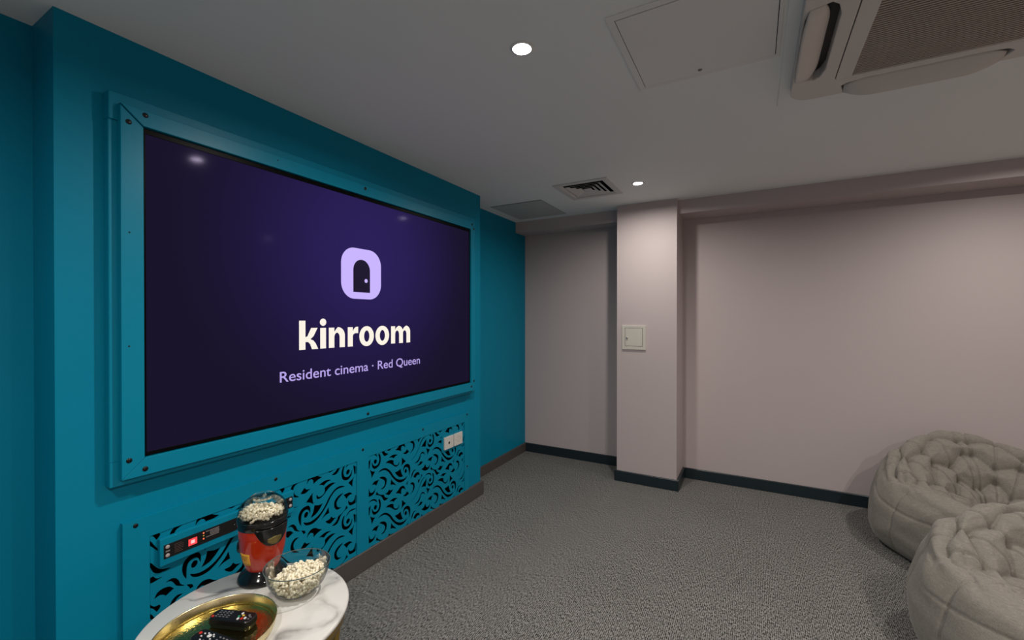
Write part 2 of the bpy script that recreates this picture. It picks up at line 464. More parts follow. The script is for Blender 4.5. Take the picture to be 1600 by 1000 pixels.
# skirtings
def skirt(name, x0, x1, y0, y1, h, mat, label, extra=()):
    parts = [box_data(x0, x1, y0, y1, 0, h)] + [box_data(*e, 0, h) for e in extra]
    o = mesh(name, *join(parts), mat, bevel=0.003, bevel_seg=1)
    return struct(o, label, 'skirting')
skirt('baseboard_left', XL1 - 0.003, XL1 + 0.018, Y2 + 0.019, YW - 0.018, 0.086, 'brown_skirting', 'brown grey skirting in the teal recess beside the back wall')
skirt('baseboard_media', 0.0, 0.021, Y1 - 0.019, Y2 + 0.019, 0.106, 'brown_skirting', 'brown grey skirting under the fretwork panels',
      [(-0.19, 0.0, Y2, Y2 + 0.019), (-0.17, 0.0, Y1 - 0.019, Y1)])
skirt('baseboard_recess', XL0 - 0.01, XL0 + 0.014, YF, Y1 - 0.019, 0.086, 'brown_skirting', 'brown grey skirting in the near teal recess')
skirt('baseboard_back', XL1 + 0.0, XC1 - 0.018, YW - 0.018, YW, 0.086, 'dark_skirting', 'black skirting between teal corner and column')
skirt('baseboard_column', XC1 - 0.018, XC2 + 0.018, YC - 0.018, YC, 0.086, 'dark_skirting', 'black skirting wrapped around the pink column',
      [(XC1 - 0.018, XC1, YC, YW), (XC2, XC2 + 0.018, YC, YW)])
skirt('baseboard_right', XC2 + 0.018, XR, YW - 0.018, YW, 0.086, 'dark_skirting', 'long black skirting to the right of the column')

# carpet tiles on a slab
floor = struct(box('floor', -0.32, XR + 0.1, YF - 0.1, YW + 0.1, -0.06, -0.007, 'black_paint'), 'grey woven carpet tile floor', 'floor')
floor_loc = world_loc(floor)
tile_mesh = None
T = 0.5; gap = 0.00025
ix = [k for k in range(-1, 10)]
for i in ix:
    for j in range(-4, 9):
        x0, x1 = 0.072 + i * T + gap, 0.072 + (i + 1) * T - gap
        y0, y1 = -0.05 + j * T + gap, -0.05 + (j + 1) * T - gap
        cx0, cx1, cy0, cy1 = max(x0, -0.20), min(x1, XR), max(y0, YF), min(y1, YW)
        if cx1 - cx0 < 0.01 or cy1 - cy0 < 0.01: continue
        if (cx0, cx1, cy0, cy1) == (x0, x1, y0, y1):
            if tile_mesh is None:
                v, f = box_data(gap, T - gap, gap, T - gap, 0, 0.007)
                o = mesh('carpet_tile', [Vector(a) + floor_loc for a in v], f, 'carpet', floor)
                tile_mesh = o.data
            else:
                o = bpy.data.objects.new('carpet_tile', tile_mesh); COL.objects.link(o); o.parent = floor
            o.location = Vector((x0 - gap, y0 - gap, -0.007)) - floor_loc
        else:
            box('carpet_tile', cx0, cx1, cy0, cy1, -0.007, 0.0, 'carpet', floor)

# ceiling with cut-outs for the downlights
def circle(cx, cy, r, n=24): return [(cx + r * math.cos(2 * math.pi * k / n), cy + r * math.sin(2 * math.pi * k / n)) for k in range(n)]
VENT = (0.588, 0.985, 2.835, 3.255)
AC = (1.970, 2.770, 1.36, 2.16)
holes = [circle(x, y, 0.036) for x, y, _ in DOWNLIGHTS]
holes.append(rect(VENT[0] + 0.03, VENT[1] - 0.03, VENT[2] + 0.03, VENT[3] - 0.03))
struct(plate('ceiling', rect(-0.32, XR + 0.1, YF - 0.1, YW + 0.1), holes, ceilz(CEIL), 0.02, 'ceiling_paint'), 'plain off white painted ceiling', 'ceiling')

# ------------------------------------------------------------------ downlights
def downlight(x, y, w, label):
    t = thing('downlight', (x, y, CEIL), label, 'downlight', 'round ceiling downlights')
    lathe('trim_ring', [(0.030, -0.002), (0.032, -0.004), (0.040, -0.003), (0.042, 0.0), (0.036, 0.0), (0.033, 0.012), (0.030, 0.012)], 'lamp_trim', t, 40, (x, y, CEIL), closed=True)
    lathe('reflector', [(0.033, 0.0), (0.031, 0.012), (0.027, 0.03), (0.0, 0.03)], 'lamp_trim', t, 32, (x, y, CEIL))
    lathe('lens', [(0.0, 0.0025), (0.0295, 0.003), (0.0295, 0.006), (0.0, 0.006)], 'lamp_glow', t, 32, (x, y, CEIL))
    ld = bpy.data.lights.new('downlight_lamp', 'AREA'); ld.shape = 'DISK'; ld.size = 0.056
    ld.energy = LAMP_POWER * w; ld.color = LAMP_COLOR; ld.spread = R(170)
    lo = bpy.data.objects.new('downlight_lamp', ld); COL.objects.link(lo); lo.parent = t; lo.location = (0, 0, -0.0015)
    return t
dl_labels = ['round ceiling downlight nearest the screen wall and the camera', 'round ceiling downlight just in front of the pink column',
             'added unseen fill downlight behind the camera by the teal recess', 'round ceiling downlight above the bean bag against the wall',
             'round ceiling downlight beyond the air conditioner', 'added unseen fill downlight in the far rear corner']
for (x, y, w), lb in zip(DOWNLIGHTS, dl_labels): downlight(x, y, w, lb)

# ------------------------------------------------------------------ ceiling hatches
t = thing('ceiling_hatch', (1.68, 1.58, CEIL), 'large square white access hatch in the ceiling beside the air conditioner', 'hatch', 'ceiling access hatches')
HX0, HX1, HY0, HY1 = 1.433, 1.922, 1.333, 1.826
plate('frame', rect(HX0, HX1, HY0, HY1), [rect(HX0 + 0.024, HX1 - 0.012, HY0 + 0.024, HY1 - 0.02)], ceilz(CEIL - 0.004), 0.004, 'hatch_paint', t, bevel=0.001, bevel_seg=1)
box('door', HX0 + 0.0265, HX1 - 0.0145, HY0 + 0.0265, HY1 - 0.0225, CEIL - 0.0045, CEIL - 0.0005, 'hatch_paint', t)
box('shadow_gap', HX0 + 0.022, HX1 - 0.010, HY0 + 0.022, HY1 - 0.018, CEIL - 0.0008, CEIL + 0.001, 'black_paint', t)
lathe('key_hole', [(0.0, -0.0075), (0.006, -0.007), (0.008, -0.0045), (0.0, -0.0045)], 'socket_line', t, 16, (1.665, 1.778, CEIL))

t = thing('ceiling_hatch', (0.13, 3.40, CEIL), 'smaller grey access panel in the ceiling corner by the teal recess', 'hatch', 'ceiling access hatches')
box('panel', -0.105, 0.362, 3.135, 3.655, CEIL - 0.003, CEIL - 0.0003, 'grey_hatch_paint', t, bevel=0.0008, bevel_seg=1)
box('shadow_gap', -0.108, 0.365, 3.127, 3.658, CEIL - 0.0006, CEIL + 0.001, 'black_paint', t)
lathe('key_hole', [(0.0, -0.006), (0.005, -0.0055), (0.006, -0.003), (0.0, -0.003)], 'hatch_paint', t, 12, (0.02, 3.165, CEIL))

o = plate('ceiling_board', rect(1.932, 2.84, 1.24, 2.256), [rect(AC[0] + .05, AC[1] - .05, AC[2] + .05, AC[3] - .05)], ceilz(CEIL - 0.004), 0.004, 'ceiling_paint', bevel=0.001, bevel_seg=1)
tag(o, 'thin square ceiling board fitted around the air conditioner', 'ceiling board')

# ------------------------------------------------------------------ square four-way air diffuser
vx, vy = (VENT[0] + VENT[1]) / 2, (VENT[2] + VENT[3]) / 2
t = thing('air_vent', (vx, vy, CEIL), 'square slatted air vent in the ceiling near the column', 'vent')
hx, hy = (VENT[1] - VENT[0]) / 2, (VENT[3] - VENT[2]) / 2
def sq(h, k=1.0): return [(vx - hx * h, vy - hy * h), (vx + hx * h, vy - hy * h), (vx + hx * h, vy + hy * h), (vx - hx * h, vy + hy * h)]
plate('flange', sq(1.0), [sq(0.80)], ceilz(CEIL - 0.006), 0.006, 'vent_paint', t, bevel=0.0015, bevel_seg=1)
box('duct', vx - hx * .85, vx + hx * .85, vy - hy * .85, vy + hy * .85, CEIL + 0.050, CEIL + 0.055, 'black_paint', t)  # black colour stands in for the shade deep in the duct
plate('duct_side', sq(0.87), [sq(0.845)], ceilz(CEIL + 0.002), 0.048, 'black_paint', t)  # side ring coloured black to keep the louvre gaps dark
def cone_ring(name, h_out, h_in, z_out, z_in):
    """one slanted square louvre: wide low edge, narrow high edge, 2.5 mm sheet"""
    V = [(x, y, z_out) for x, y in sq(h_out)] + [(x, y, z_in) for x, y in sq(h_in)] + [(x, y, z_out + 0.0015) for x, y in sq(h_out)] + [(x, y, z_in + 0.0015) for x, y in sq(h_in)]
    F = []
    for k in range(4):
        k2 = (k + 1) % 4
        F += [(k, k2, 4 + k2, 4 + k), (8 + k, 12 + k, 12 + k2, 8 + k2), (k, 8 + k, 8 + k2, k2), (4 + k, 4 + k2, 12 + k2, 12 + k)]
    mesh(name, V, F, 'vent_paint', t)
cone_ring('louvre', 0.815, 0.74, CEIL - 0.005, CEIL + 0.004)
for h in (0.65, 0.485, 0.32):
    cone_ring('louvre', h, h - 0.115, CEIL - 0.007, CEIL + 0.001)
V = [(x, y, CEIL - 0.004) for x, y in sq(0.15)] + [(vx, vy, CEIL + 0.016)]
mesh('centre_cap', V, [(0, 1, 4), (1, 2, 4), (2, 3, 4), (3, 0, 4), (3, 2, 1, 0)], 'vent_paint', t)

# ------------------------------------------------------------------ ceiling cassette air conditioner
ax0, ax1, ay0, ay1 = AC
acx, acy = (ax0 + ax1) / 2, (ay0 + ay1) / 2
t = thing('air_conditioner', (acx, acy, CEIL), 'beige ceiling air conditioner cassette with open louvre flaps and slatted grille', 'air conditioner')
ZA = 2.258
def slot(along, side):
    """tapered slot outline; along axis centred on the unit, side = inner edge -> outer edge offsets from the centre"""
    i, o_ = side; sg = 1 if o_ > 0 else -1
    h = 0.235
    pts = [(-h + 0.02, i + 0.012 * sg), (-h + 0.07, i), (h - 0.07, i), (h - 0.02, i + 0.012 * sg), (h, i + 0.03 * sg), (h - 0.015, o_ - 0.008 * sg), (h - 0.06, o_), (-h + 0.06, o_), (-h + 0.015, o_ - 0.008 * sg), (-h, i + 0.03 * sg)]
    return [((acx + a, acy + b) if along == 'x' else (acx + b, acy + a)) for a, b in pts]
slots = [slot('x', (0.302, 0.391)), slot('x', (-0.302, -0.391)), slot('y', (0.302, 0.391)), slot('y', (-0.302, -0.391))]
GR = (acx - 0.262, acx + 0.292, acy - 0.272, acy + 0.272)
V, F = plate_data(rrect(ax0, ax1, ay0, ay1, 0.085, 10), slots + [rrect(GR[0], GR[1], GR[2], GR[3], 0.02)], ceilz(ZA), CEIL - 0.004 - ZA)
mesh('panel', V, F, 'ac_plastic', t, bevel=0.004, bevel_seg=2, angle=60)
box('inner_duct', ax0 + 0.012, ax1 - 0.012, ay0 + 0.03, ay1 - 0.03, CEIL - 0.0065, CEIL - 0.004, 'ac_dark', t)
# intake frame and slats
g0, g1, g2, g3 = GR
V, F = plate_data(rrect(g0 + 0.0025, g1 - 0.0025, g2 + 0.0025, g3 - 0.0025, 0.018), [rect(g0 + 0.050, g1 - 0.020, g2 + 0.045, g3 - 0.012)], ceilz(ZA - 0.001), 0.02)
gf = mesh('intake_frame', V, F, 'ac_plastic', t)
parts = []
n = 40
for k in range(n):
    y = g2 + 0.045 + (k + 0.5) * (g3 - 0.012 - g2 - 0.045) / n
    v = [(g0 + 0.049, y - 0.0032, ZA + 0.000), (g0 + 0.049, y + 0.0008, ZA + 0.000), (g0 + 0.049, y + 0.0042, ZA + 0.011), (g0 + 0.049, y + 0.0012, ZA + 0.011)]
    v += [(g1 - 0.019, b, c) for a, b, c in v]
    parts.append((v, [(0, 1, 2, 3), (7, 6, 5, 4), (0, 4, 5, 1), (1, 5, 6, 2), (2, 6, 7, 3), (3, 7, 4, 0)]))
sl = mesh('intake_slats', *join(parts), 'ac_grille', t); sl['kind'] = 'stuff'
for k in range(4):
    x = g0 + 0.05 + (k + 0.6) * (g1 - g0 - 0.1) / 4
    box('intake_rib', x - 0.006, x + 0.006, g2 + 0.045, g3 - 0.012, ZA + 0.0115, ZA + 0.02, 'ac_plastic', t)
box('filter', g0 + 0.045, g1 - 0.015, g2 + 0.04, g3 - 0.01, ZA + 0.021, ZA + 0.024, 'ac_filter', t)
def flap(cx, cy, ang):
    """curved louvre hinged at its outer edge, inner edge hanging down; built along x then turned about the unit centre"""
    nl, nw = 16, 8
    V = []
    for th in (0.0, 0.006):
        for i in range(nl + 1):
            s = -1 + 2 * i / nl
            end = max(0.0, (abs(s) - 0.55) / 0.45)
            for j in range(nw + 1):
                u = j / nw                                  # 0 outer hinge, 1 inner lip
                wd = 0.070 * (1 - 0.45 * end ** 2.2)
                # turned about its middle: outer edge hangs low, inner edge tucked up into the slot
                drop = (0.032 - 0.044 * u + 0.010 * math.sin(math.pi * u)) * (1 - 0.8 * end ** 2.0)
                V.append((s * 0.222, 0.397 - 0.012 * end ** 2 - wd * u, ZA + 0.004 - drop + th))
    m_ = (nl + 1) * (nw + 1); w = nw + 1; F = []
    for i in range(nl):
        for j in range(nw):
            a = i * w + j
            F += [(a, a + w, a + w + 1, a + 1), (m_ + a, m_ + a + 1, m_ + a + w + 1, m_ + a + w)]
    ring = [i * w for i in range(nl + 1)] + [nl * w + j for j in range(1, w)] + [i * w + nw for i in range(nl - 1, -1, -1)] + [j for j in range(nw - 1, 0, -1)]
    for a, b in zip(ring, ring[1:] + ring[:1]): F.append((a, b, m_ + b, m_ + a))
    ca, sa = math.cos(ang), math.sin(ang)
    V = [(acx + x * ca - y * sa, acy + x * sa + y * ca, z) for x, y, z in V]
    mesh('flap', V, F, 'ac_plastic', t, smooth=True)
for k in range(4): flap(0, 0, R(90 * k))
mesh('corner_cover', *box_data(ax0 - 0.012 + 0.0, ax0 + 0.02, ay0 + 0.1, ay0 + 0.155, CEIL - 0.007, CEIL - 0.004), 'ac_plastic', t)

# ------------------------------------------------------------------ screen and its stepped frame
fr = thing('screen_frame', (0.0, 1.63, 0.80), 'stepped teal wooden frame with black screws around the screen', 'frame')
bo = (0.588, 2.680, 0.812, 2.092); op = (0.672, 2.597, 0.893, 2.002); fo = (0.611, 2.645, 0.834, 2.056)
D1, D2 = 0.038, 0.062
box('backing_rail', 0.0005, D1 + 0.004, bo[0], bo[1], op[3], bo[3], 'teal_wood', fr, bevel=0.002, bevel_seg=1)
box('backing_rail', 0.0005, D1, bo[0], bo[1], bo[2], op[2], 'teal_wood', fr, bevel=0.002, bevel_seg=1)
box('backing_rail', 0.0005, D1, bo[0], op[0], op[2], op[3], 'teal_wood', fr, bevel=0.002, bevel_seg=1)
box('backing_rail', 0.0005, D1, op[1], bo[1], op[2], op[3], 'teal_wood', fr, bevel=0.002, bevel_seg=1)
g = 0.0022
def rail(pts): plate('front_rail', pts, [], wallx(D2), D2 - D1, 'teal_wood', fr, bevel=0.002, bevel_seg=2)
rail([(fo[0], fo[3]), (op[0], op[3]), (op[1], op[3]), (fo[1], fo[3])])
rail([(fo[0], fo[2]), (fo[1], fo[2]), (op[1], op[2]), (op[0], op[2])])
rail([(fo[0], fo[3] - 2.6 * g), (fo[0], fo[2] + 0.0003), (op[0], op[2] + 0.0003), (op[0], op[3] - 2.6 * g)])
rail([(fo[1], fo[3] - 0.0003), (op[1], op[3] - 0.0003), (op[1], op[2] + 0.0003), (fo[1], fo[2] + 0.0003)])
def screw(x, y, z, r, parent):
    V, F = lathe_data([(0.0, 0.0035), (r * 0.55, 0.0032), (r * 0.9, 0.0018), (r, 0.0)], 14)
    V, F = weld(V, F)
    mesh('screw', [(x + c, y + a, z + b) for a, b, c in V], F, 'screw_black', parent, smooth=True)
for y, z in [(0.632, 2.001), (0.677, 2.040), (1.62, 2.040), (2.608, 2.037), (2.629, 2.008), (0.630, 0.895), (0.673, 0.855), (1.635, 0.855), (2.598, 0.866), (2.630, 0.903)]:
    screw(D2, y, z, 0.0085, fr)
for y, z in [(0.633, 1.641), (0.631, 1.269), (1.14, 2.036), (2.2, 2.036)]:
    screw(D2 - 0.0015, y, z, 0.003, fr)

XS = 0.050
tv = thing('television', (0.003, 1.637, 0.897), 'large wall screen showing a white title and lilac door logo', 'television')
box('body', 0.002, XS - 0.004, 0.675, 2.594, 0.8965, 1.9985, 'bezel_black', tv)
SC = (0.681, 2.583, 0.908, 1.981)
plate('bezel', rect(0.675, 2.594, 0.8965, 1.9985), [rect(*SC)], wallx(XS + 0.002), 0.006, 'bezel_black', tv, bevel=0.001, bevel_seg=1)
v, f = box_data(XS - 0.004, XS, *SC)
sc = mesh('screen', v, f, 'screen_picture', tv)
# the object coordinates of the picture start at the middle of the lower screen edge
off = Vector((XS, (SC[0] + SC[1]) / 2, SC[2])) - world_loc(tv)
sc.data.transform(Matrix.Translation(-off)); sc.location = off
XP = XS + 0.0006
def ink(name, polys, mat, x=XP, holes=()):
    """flat printed shape on the picture: outlines in (y, z)"""
    parts = [plate_data(pl, hs, wallx(x), 0.0003) for pl, hs in polys]
    return mesh(name, *join(parts), mat, tv)
iy0, iy1, iz0, iz1 = 1.475, 1.739, 1.460, 1.722
door = [(1.550, 1.495), (1.661, 1.495)] + [(1.6055 + 0.0555 * math.cos(a), 1.610 + 0.0555 * math.sin(a)) for a in [math.pi * k / 16 for k in range(17)]]
ink('logo_tile', [(rrect(iy0, iy1, iz0, iz1, 0.082, 10), [door])], 'logo_lilac')
ink('logo_door', [(door, [])], 'logo_dark', XP - 0.0001)
ink('logo_knob', [(circle(1.634, 1.557, 0.0105, 16), [])], 'logo_lilac', XP + 0.0004)
# title lettering, baseline 1.216, x-height 0.098
B = 1.216; W = 0.0315
def arc(cy, cz, ry, rz, a0, a1, n=14): return [(cy + ry * math.cos(R(a0 + (a1 - a0) * k / n)), cz + rz * math.sin(R(a0 + (a1 - a0) * k / n))) for k in range(n + 1)]
def arch(y0, y1, top, w, ro=0.042):
    """right stem and shoulder of n or m: from the left stem's right edge y0 to the outer right edge y1"""
    yc = (y0 + y1 - w * 0.1) / 2
    outer = arc(y1 - ro, top - ro, ro, ro, 0, 90) + [(y0 + 0.010, top - 0.010), (y0 - 0.004, top - 0.028)]
    wi = y1 - w - y0
    inner = [(y0 - 0.004, top - 0.052)] + arc(y0 + wi * 0.5, top - 0.050, wi * 0.5, 0.023, 180, 0, 10)
    return [(y1, B)] + outer + inner + [(y1 - w, B)]
def ring(cy, cz, ry, rz, w, wz): return (arc(cy, cz, ry, rz, 0, 351, 39), [arc(cy, cz, ry - w, rz - wz, 0, 351, 39)])
T_ = []
T_.append((rect(1.246, 1.2775, B, 1.349), []))                                     # k
T_.append(([(1.277, 1.273), (1.287, 1.276), (1.307, 1.315), (1.341, 1.315), (1.320, 1.277), (1.303, 1.263), (1.319, 1.256), (1.331, 1.242), (1.344, B), (1.311, B), (1.302, 1.240), (1.292, 1.250), (1.277, 1.251)], []))
T_.append((rect(1.3555, 1.387, B, 1.314), [])); T_.append((circle(1.371, 1.341, 0.0175, 20), []))   # i
T_.append((rect(1.403, 1.403 + W, B, 1.314), [])); T_.append((arch(1.403 + W, 1.497, 1.316, W), []))   # n
T_.append((rect(1.515, 1.515 + W, B, 1.314), []))                                  # r
T_.append(([(1.545, 1.262), (1.549, 1.276), (1.560, 1.283), (1.581, 1.283), (1.581, 1.316), (1.566, 1.315), (1.555, 1.307), (1.545, 1.291)], []))
T_.append(ring(1.638, 1.2650, 0.0495, 0.0530, 0.0315, 0.0230))                       # o
T_.append(ring(1.749, 1.2650, 0.0505, 0.0530, 0.0315, 0.0230))                       # o
T_.append((rect(1.815, 1.815 + W, B, 1.314), [])); T_.append((arch(1.815 + W, 1.910, 1.316, W, 0.036), [])); T_.append((arch(1.908, 1.971, 1.316, W, 0.036), []))   # m
ink('title', T_, 'title_cream')
def text_on_screen(name, body, y0, y1, z, cap, mat, bold=0.0):
    cu = bpy.data.curves.new(name, 'FONT'); cu.body = body; cu.size = 1.0; cu.offset = bold; cu.fill_mode = 'FRONT'
    ob = bpy.data.objects.new(name, cu); COL.objects.link(ob)
    dg = bpy.context.evaluated_depsgraph_get(); me = bpy.data.meshes.new_from_object(ob.evaluated_get(dg))
    vs = [v.co.copy() for v in me.vertices]; fs = [tuple(p.vertices) for p in me.polygons]
    bpy.data.objects.remove(ob); bpy.data.curves.remove(cu); bpy.data.meshes.remove(me)
    xs = [v.x for v in vs]; x0, x1 = min(xs), max(xs)
    sx = (y1 - y0) / (x1 - x0); sz = cap / 0.73
    # one part for each word: cut at the gaps between words
    spans = sorted((min(vs[i].x for i in f), max(vs[i].x for i in f)) for f in fs)
    groups = [list(spans[0])]
    for lo, hi in spans[1:]:
        if lo - groups[-1][1] > 0.16: groups.append([lo, hi])
        else: groups[-1][1] = max(groups[-1][1], hi)
    for lo, hi in groups:
        keep = [f for f in fs if lo - 1e-4 <= vs[f[0]].x <= hi + 1e-4]
        idx = sorted({i for f in keep for i in f}); mp = {u: k for k, u in enumerate(idx)}
        mesh(name, [(XP, y0 + (vs[i].x - x0) * sx, z + vs[i].y * sz) for i in idx], [tuple(mp[i] for i in f) for f in keep], mat, tv)
text_on_screen('subtitle_word', 'Resident cinema \u00b7 Red Queen', 1.154, 2.057, 1.081, 0.0485, 'subtitle_lilac', 0.006)

# ------------------------------------------------------------------ fretwork heater panel under the screen
def smooth_loop(pts, sub=3):
    """closed Catmull-Rom through pts, kept sharp at tips"""
    n = len(pts); P = [Vector(p) for p in pts]; tan = []
    for i in range(n):
        a, b = P[i] - P[i - 1], P[(i + 1) % n] - P[i]
        ang = a.angle(b) if a.length > 1e-9 and b.length > 1e-9 else 0
        tan.append(Vector((0, 0)) if ang > R(62) else (P[(i + 1) % n] - P[i - 1]) * 0.5)
    out = []
    for i in range(n):
        p0, p1, t0, t1 = P[i], P[(i + 1) % n], tan[i], tan[(i + 1) % n]
        for k in range(sub):
            s = k / sub; s2, s3 = s * s, s * s * s
            out.append(tuple(p0 * (2 * s3 - 3 * s2 + 1) + t0 * (s3 - 2 * s2 + s) + p1 * (-2 * s3 + 3 * s2) + t1 * (s3 - s2)))
    # routed a little wider than the drawn line
    m = len(out); sg = 1 if sum(p[0] * q[1] - q[0] * p[1] for p, q in zip(out, out[1:] + out[:1])) > 0 else -1
    wide = []
    for i in range(m):
        d = Vector(out[(i + 1) % m]) - Vector(out[i - 1])
        nrm = Vector((d.y, -d.x)) * sg
        wide.append(tuple(Vector(out[i]) + (nrm.normalized() * 0.0013 if nrm.length > 1e-9 else Vector((0, 0)))))
    return wide
TILE=[
 [(11,-4),(9,-9),(5,-12),(0,-12),(-5,-9),(-9,-4),(-10,2),(-8,7),(-3,11),(2,11),(7,8),(11,2)],
 [(30,35),(39,15),(40,-8),(33,-27),(18,-37),(-2,-40),(-15,-32),(-23,-20),(-25,2),(-18,-13),(-9,-22),(3,-26),(18,-22),(27,-10),(30,7),(22,34)],
 [(413,-211),(435,-204),(457,-206),(472,-217),(480,-231),(468,-221),(457,-213),(439,-210)],
 [(418,-220),(392,-232),(373,-255),(356,-277),(336,-304),(311,-321),(285,-326),(256,-322),(273,-328),(298,-324),(326,-309),(346,-285),(364,-260),(378,-235),(397,-221)],
 [(382,-190),(391,-201),(380,-211),(368,-221),(358,-238),(349,-226),(352,-217),(366,-216),(377,-205)],
 [(428,-291),(441,-302),(464,-311),(452,-324),(439,-339),(437,-316)],
 [(431,-233),(429,-255),(424,-282),(404,-275),(382,-274),(392,-263),(404,-253),(419,-241)],
 [(317,-357),(341,-351),(356,-341),(368,-325),(377,-312),(391,-307),(406,-314),(416,-331),(406,-321),(394,-315),(381,-319),(374,-333),(367,-348),(351,-359),(333,-359)],
 [(342,-377),(360,-375),(370,-362),(397,-371),(385,-380),(368,-383)],
 [(381,-413),(402,-410),(419,-391),(427,-413),(441,-420),(457,-415),(466,-401),(462,-423),(448,-434),(421,-434),(400,-425)],
 [(-25,-123),(-7,-110),(28,-111),(18,-122),(9,-137),(-5,-125)],
 [(30,-100),(48,-100),(68,-108),(83,-123),(85,-142),(80,-158),(66,-170),(51,-170),(42,-166),(58,-163),(68,-154),(72,-138),(65,-124),(51,-113)],
 [(21,-69),(38,-60),(58,-57),(79,-62),(99,-75),(117,-93),(138,-123),(160,-146),(186,-162),(216,-169),(239,-166),(255,-158),(245,-173),(224,-182),(197,-181),(171,-168),(146,-146),(124,-121),(106,-95),(89,-79),(72,-69),(51,-66)],
 [(151,-107),(173,-108),(197,-100),(203,-127),(217,-152),(190,-146),(167,-127)],
 [(251,-130),(249,-136),(245,-139),(240,-139),(235,-136),(232,-130),(231,-124),(233,-119),(237,-116),(242,-115),(247,-118),(250,-124)],
 [(221,-129),(220,-106),(229,-90),(251,-88),(270,-98),(280,-119),(278,-145),(268,-168),(268,-142),(264,-119),(251,-105),(235,-104),(226,-113)],
 [(78,-31),(96,-25),(121,-27),(140,-36),(139,-50),(146,-62),(160,-69),(175,-68),(185,-53),(184,-70),(173,-77),(157,-75),(139,-63),(121,-48),(100,-37)],
 [(104,-8),(124,-2),(146,-2),(173,-11),(157,-14),(143,-22),(128,-12)],
 [(208,-37),(228,-57),(241,-69),(224,-75),(212,-82),(203,-91),(207,-72),(209,-55)],
 [(3,-186),(11,-171),(21,-188),(41,-201),(61,-207),(68,-221),(82,-232),(99,-239),(85,-243),(71,-243),(59,-233),(48,-214),(34,-201),(18,-192)],
 [(74,-207),(92,-203),(103,-191),(114,-201),(136,-201),(124,-214),(106,-223),(89,-214)],
 [(155,-232),(175,-223),(191,-211),(212,-207),(231,-219),(237,-239),(227,-227),(214,-223),(203,-231),(202,-251),(182,-240)],
 [(218,-268),(239,-265),(250,-253),(269,-273),(258,-277),(243,-279)],
 [(279,-217),(298,-214),(314,-226),(320,-247),(314,-265),(298,-278),(278,-285),(294,-273),(304,-258),(306,-240),(298,-227)],
 [(115,-168),(121,-138),(131,-155),(146,-170),(160,-185),(138,-173)],
 [(274,-190),(287,-179),(293,-163),(303,-149),(315,-144),(332,-148),(315,-152),(307,-162),(297,-178)],
 [(308,-184),(321,-170),(341,-166),(358,-173),(365,-189),(350,-184),(337,-189),(331,-196)],
 [(246,-211),(249,-200),(266,-192),(258,-203),(254,-213)],
]

PY, PZ = 0.466, 0.2545
fp = thing('fretwork_panel', (0.0, 1.63, 0.10), 'teal board with two swirling fretwork grilles below the screen', 'panel')
PL = (0.702, 1.603, 0.10, 0.604); PR = (1.682, 2.580, 0.10, 0.608)
plate('board', rect(0.628, 2.632, 0.1065, 0.676), [rect(PL[0], PL[1], 0.1065 - 0.01, PL[3]), rect(PR[0], PR[1], 0.1065 - 0.01, PR[3])], wallx(0.0155), 0.015, 'teal_wood', fp)
def fret(win, mirror):
    y0, y1, z0, z1 = win
    hs = []
    for i in range(-2, 3):
        for j in range(-2, 3):
            for poly in TILE:
                q = [(1.733 + i * PY + a / 1000, 0.565 + j * PZ + b / 1000) for a, b in poly]
                if mirror: q = [(2 * 1.6405 - a, b) for a, b in reversed(q)]
                ys = [a for a, b in q]; zs = [b for a, b in q]
                if max(ys) < y0 + 0.003 or min(ys) > y1 - 0.003 or max(zs) < z0 + 0.003 or min(zs) > z1 - 0.003: continue
                hs.append(smooth_loop(q))
    plate('fretwork_grille', rect(y0 + 0.0015, y1 - 0.0015, z0, z1 - 0.0015), hs, wallx(0.0125), 0.0035, 'teal_wood', fp)
fret(PL, True); fret(PR, False)
for y, z in [(0.663, 0.657), (1.157, 0.655), (1.642, 0.655), (2.126, 0.655), (2.610, 0.657), (2.611, 0.278)]:
    screw(0.0155, y, z, 0.0075, fp)
plate('socket_mount', rrect(2.322, 2.552, 0.452, 0.565, 0.004), [], wallx(0.0145), 0.010, 'teal_wood', fp)

# control strip of the heater
cp = thing('control_strip', (0.015, 0.978, 0.487), 'long control strip with red display and white print on the fretwork', 'control panel')
plate('faceplate', rect(0.725, 1.231, 0.487, 0.584), [], wallx(0.032), 0.0190, 'teal_wood', cp, bevel=0.003, bevel_seg=2)
box('window', 0.031, 0.0335, 0.736, 1.224, 0.511, 0.560, 'black_gloss', cp, bevel=0.0005, bevel_seg=1)
box('display', 0.033, 0.0342, 0.812, 0.840, 0.523, 0.547, 'led_red', cp)
box('display_digit', 0.0342, 0.0345, 0.820, 0.832, 0.529, 0.541, 'led_core', cp)
for z, m in ((0.5535, 'led_small'), (0.543, 'button_yellow'), (0.532, 'led_small')):
    V, F = weld(*lathe_data([(0.0, 0.002), (0.0022, 0.0014), (0.0028, 0.0)], 10))
    mesh('indicator', [(0.0335 + c, 0.862 + a, z - 0.003 + b) for a, b, c in V], F, m, cp, smooth=True)
parts = []
rr = random.Random(4)
for k in range(5):
    z = 0.5545 - k * 0.0052
    parts.append(box_data(0.0335, 0.0337, 0.870 + (0.0 if k in (0, 4) else 0.014), 0.915 + rr.random() * 0.008, z - 0.0032, z - 0.0018))
mesh('printed_lines', *join(parts), 'panel_print', cp)
parts = []
for k in range(6):
    z = 0.551 - k * 0.0058
    parts.append(box_data(0.0335, 0.0337, 0.768, 0.788 + rr.random() * 0.01, z - 0.0018, z))
mesh('printed_lines', *join(parts), 'panel_print_dim', cp)
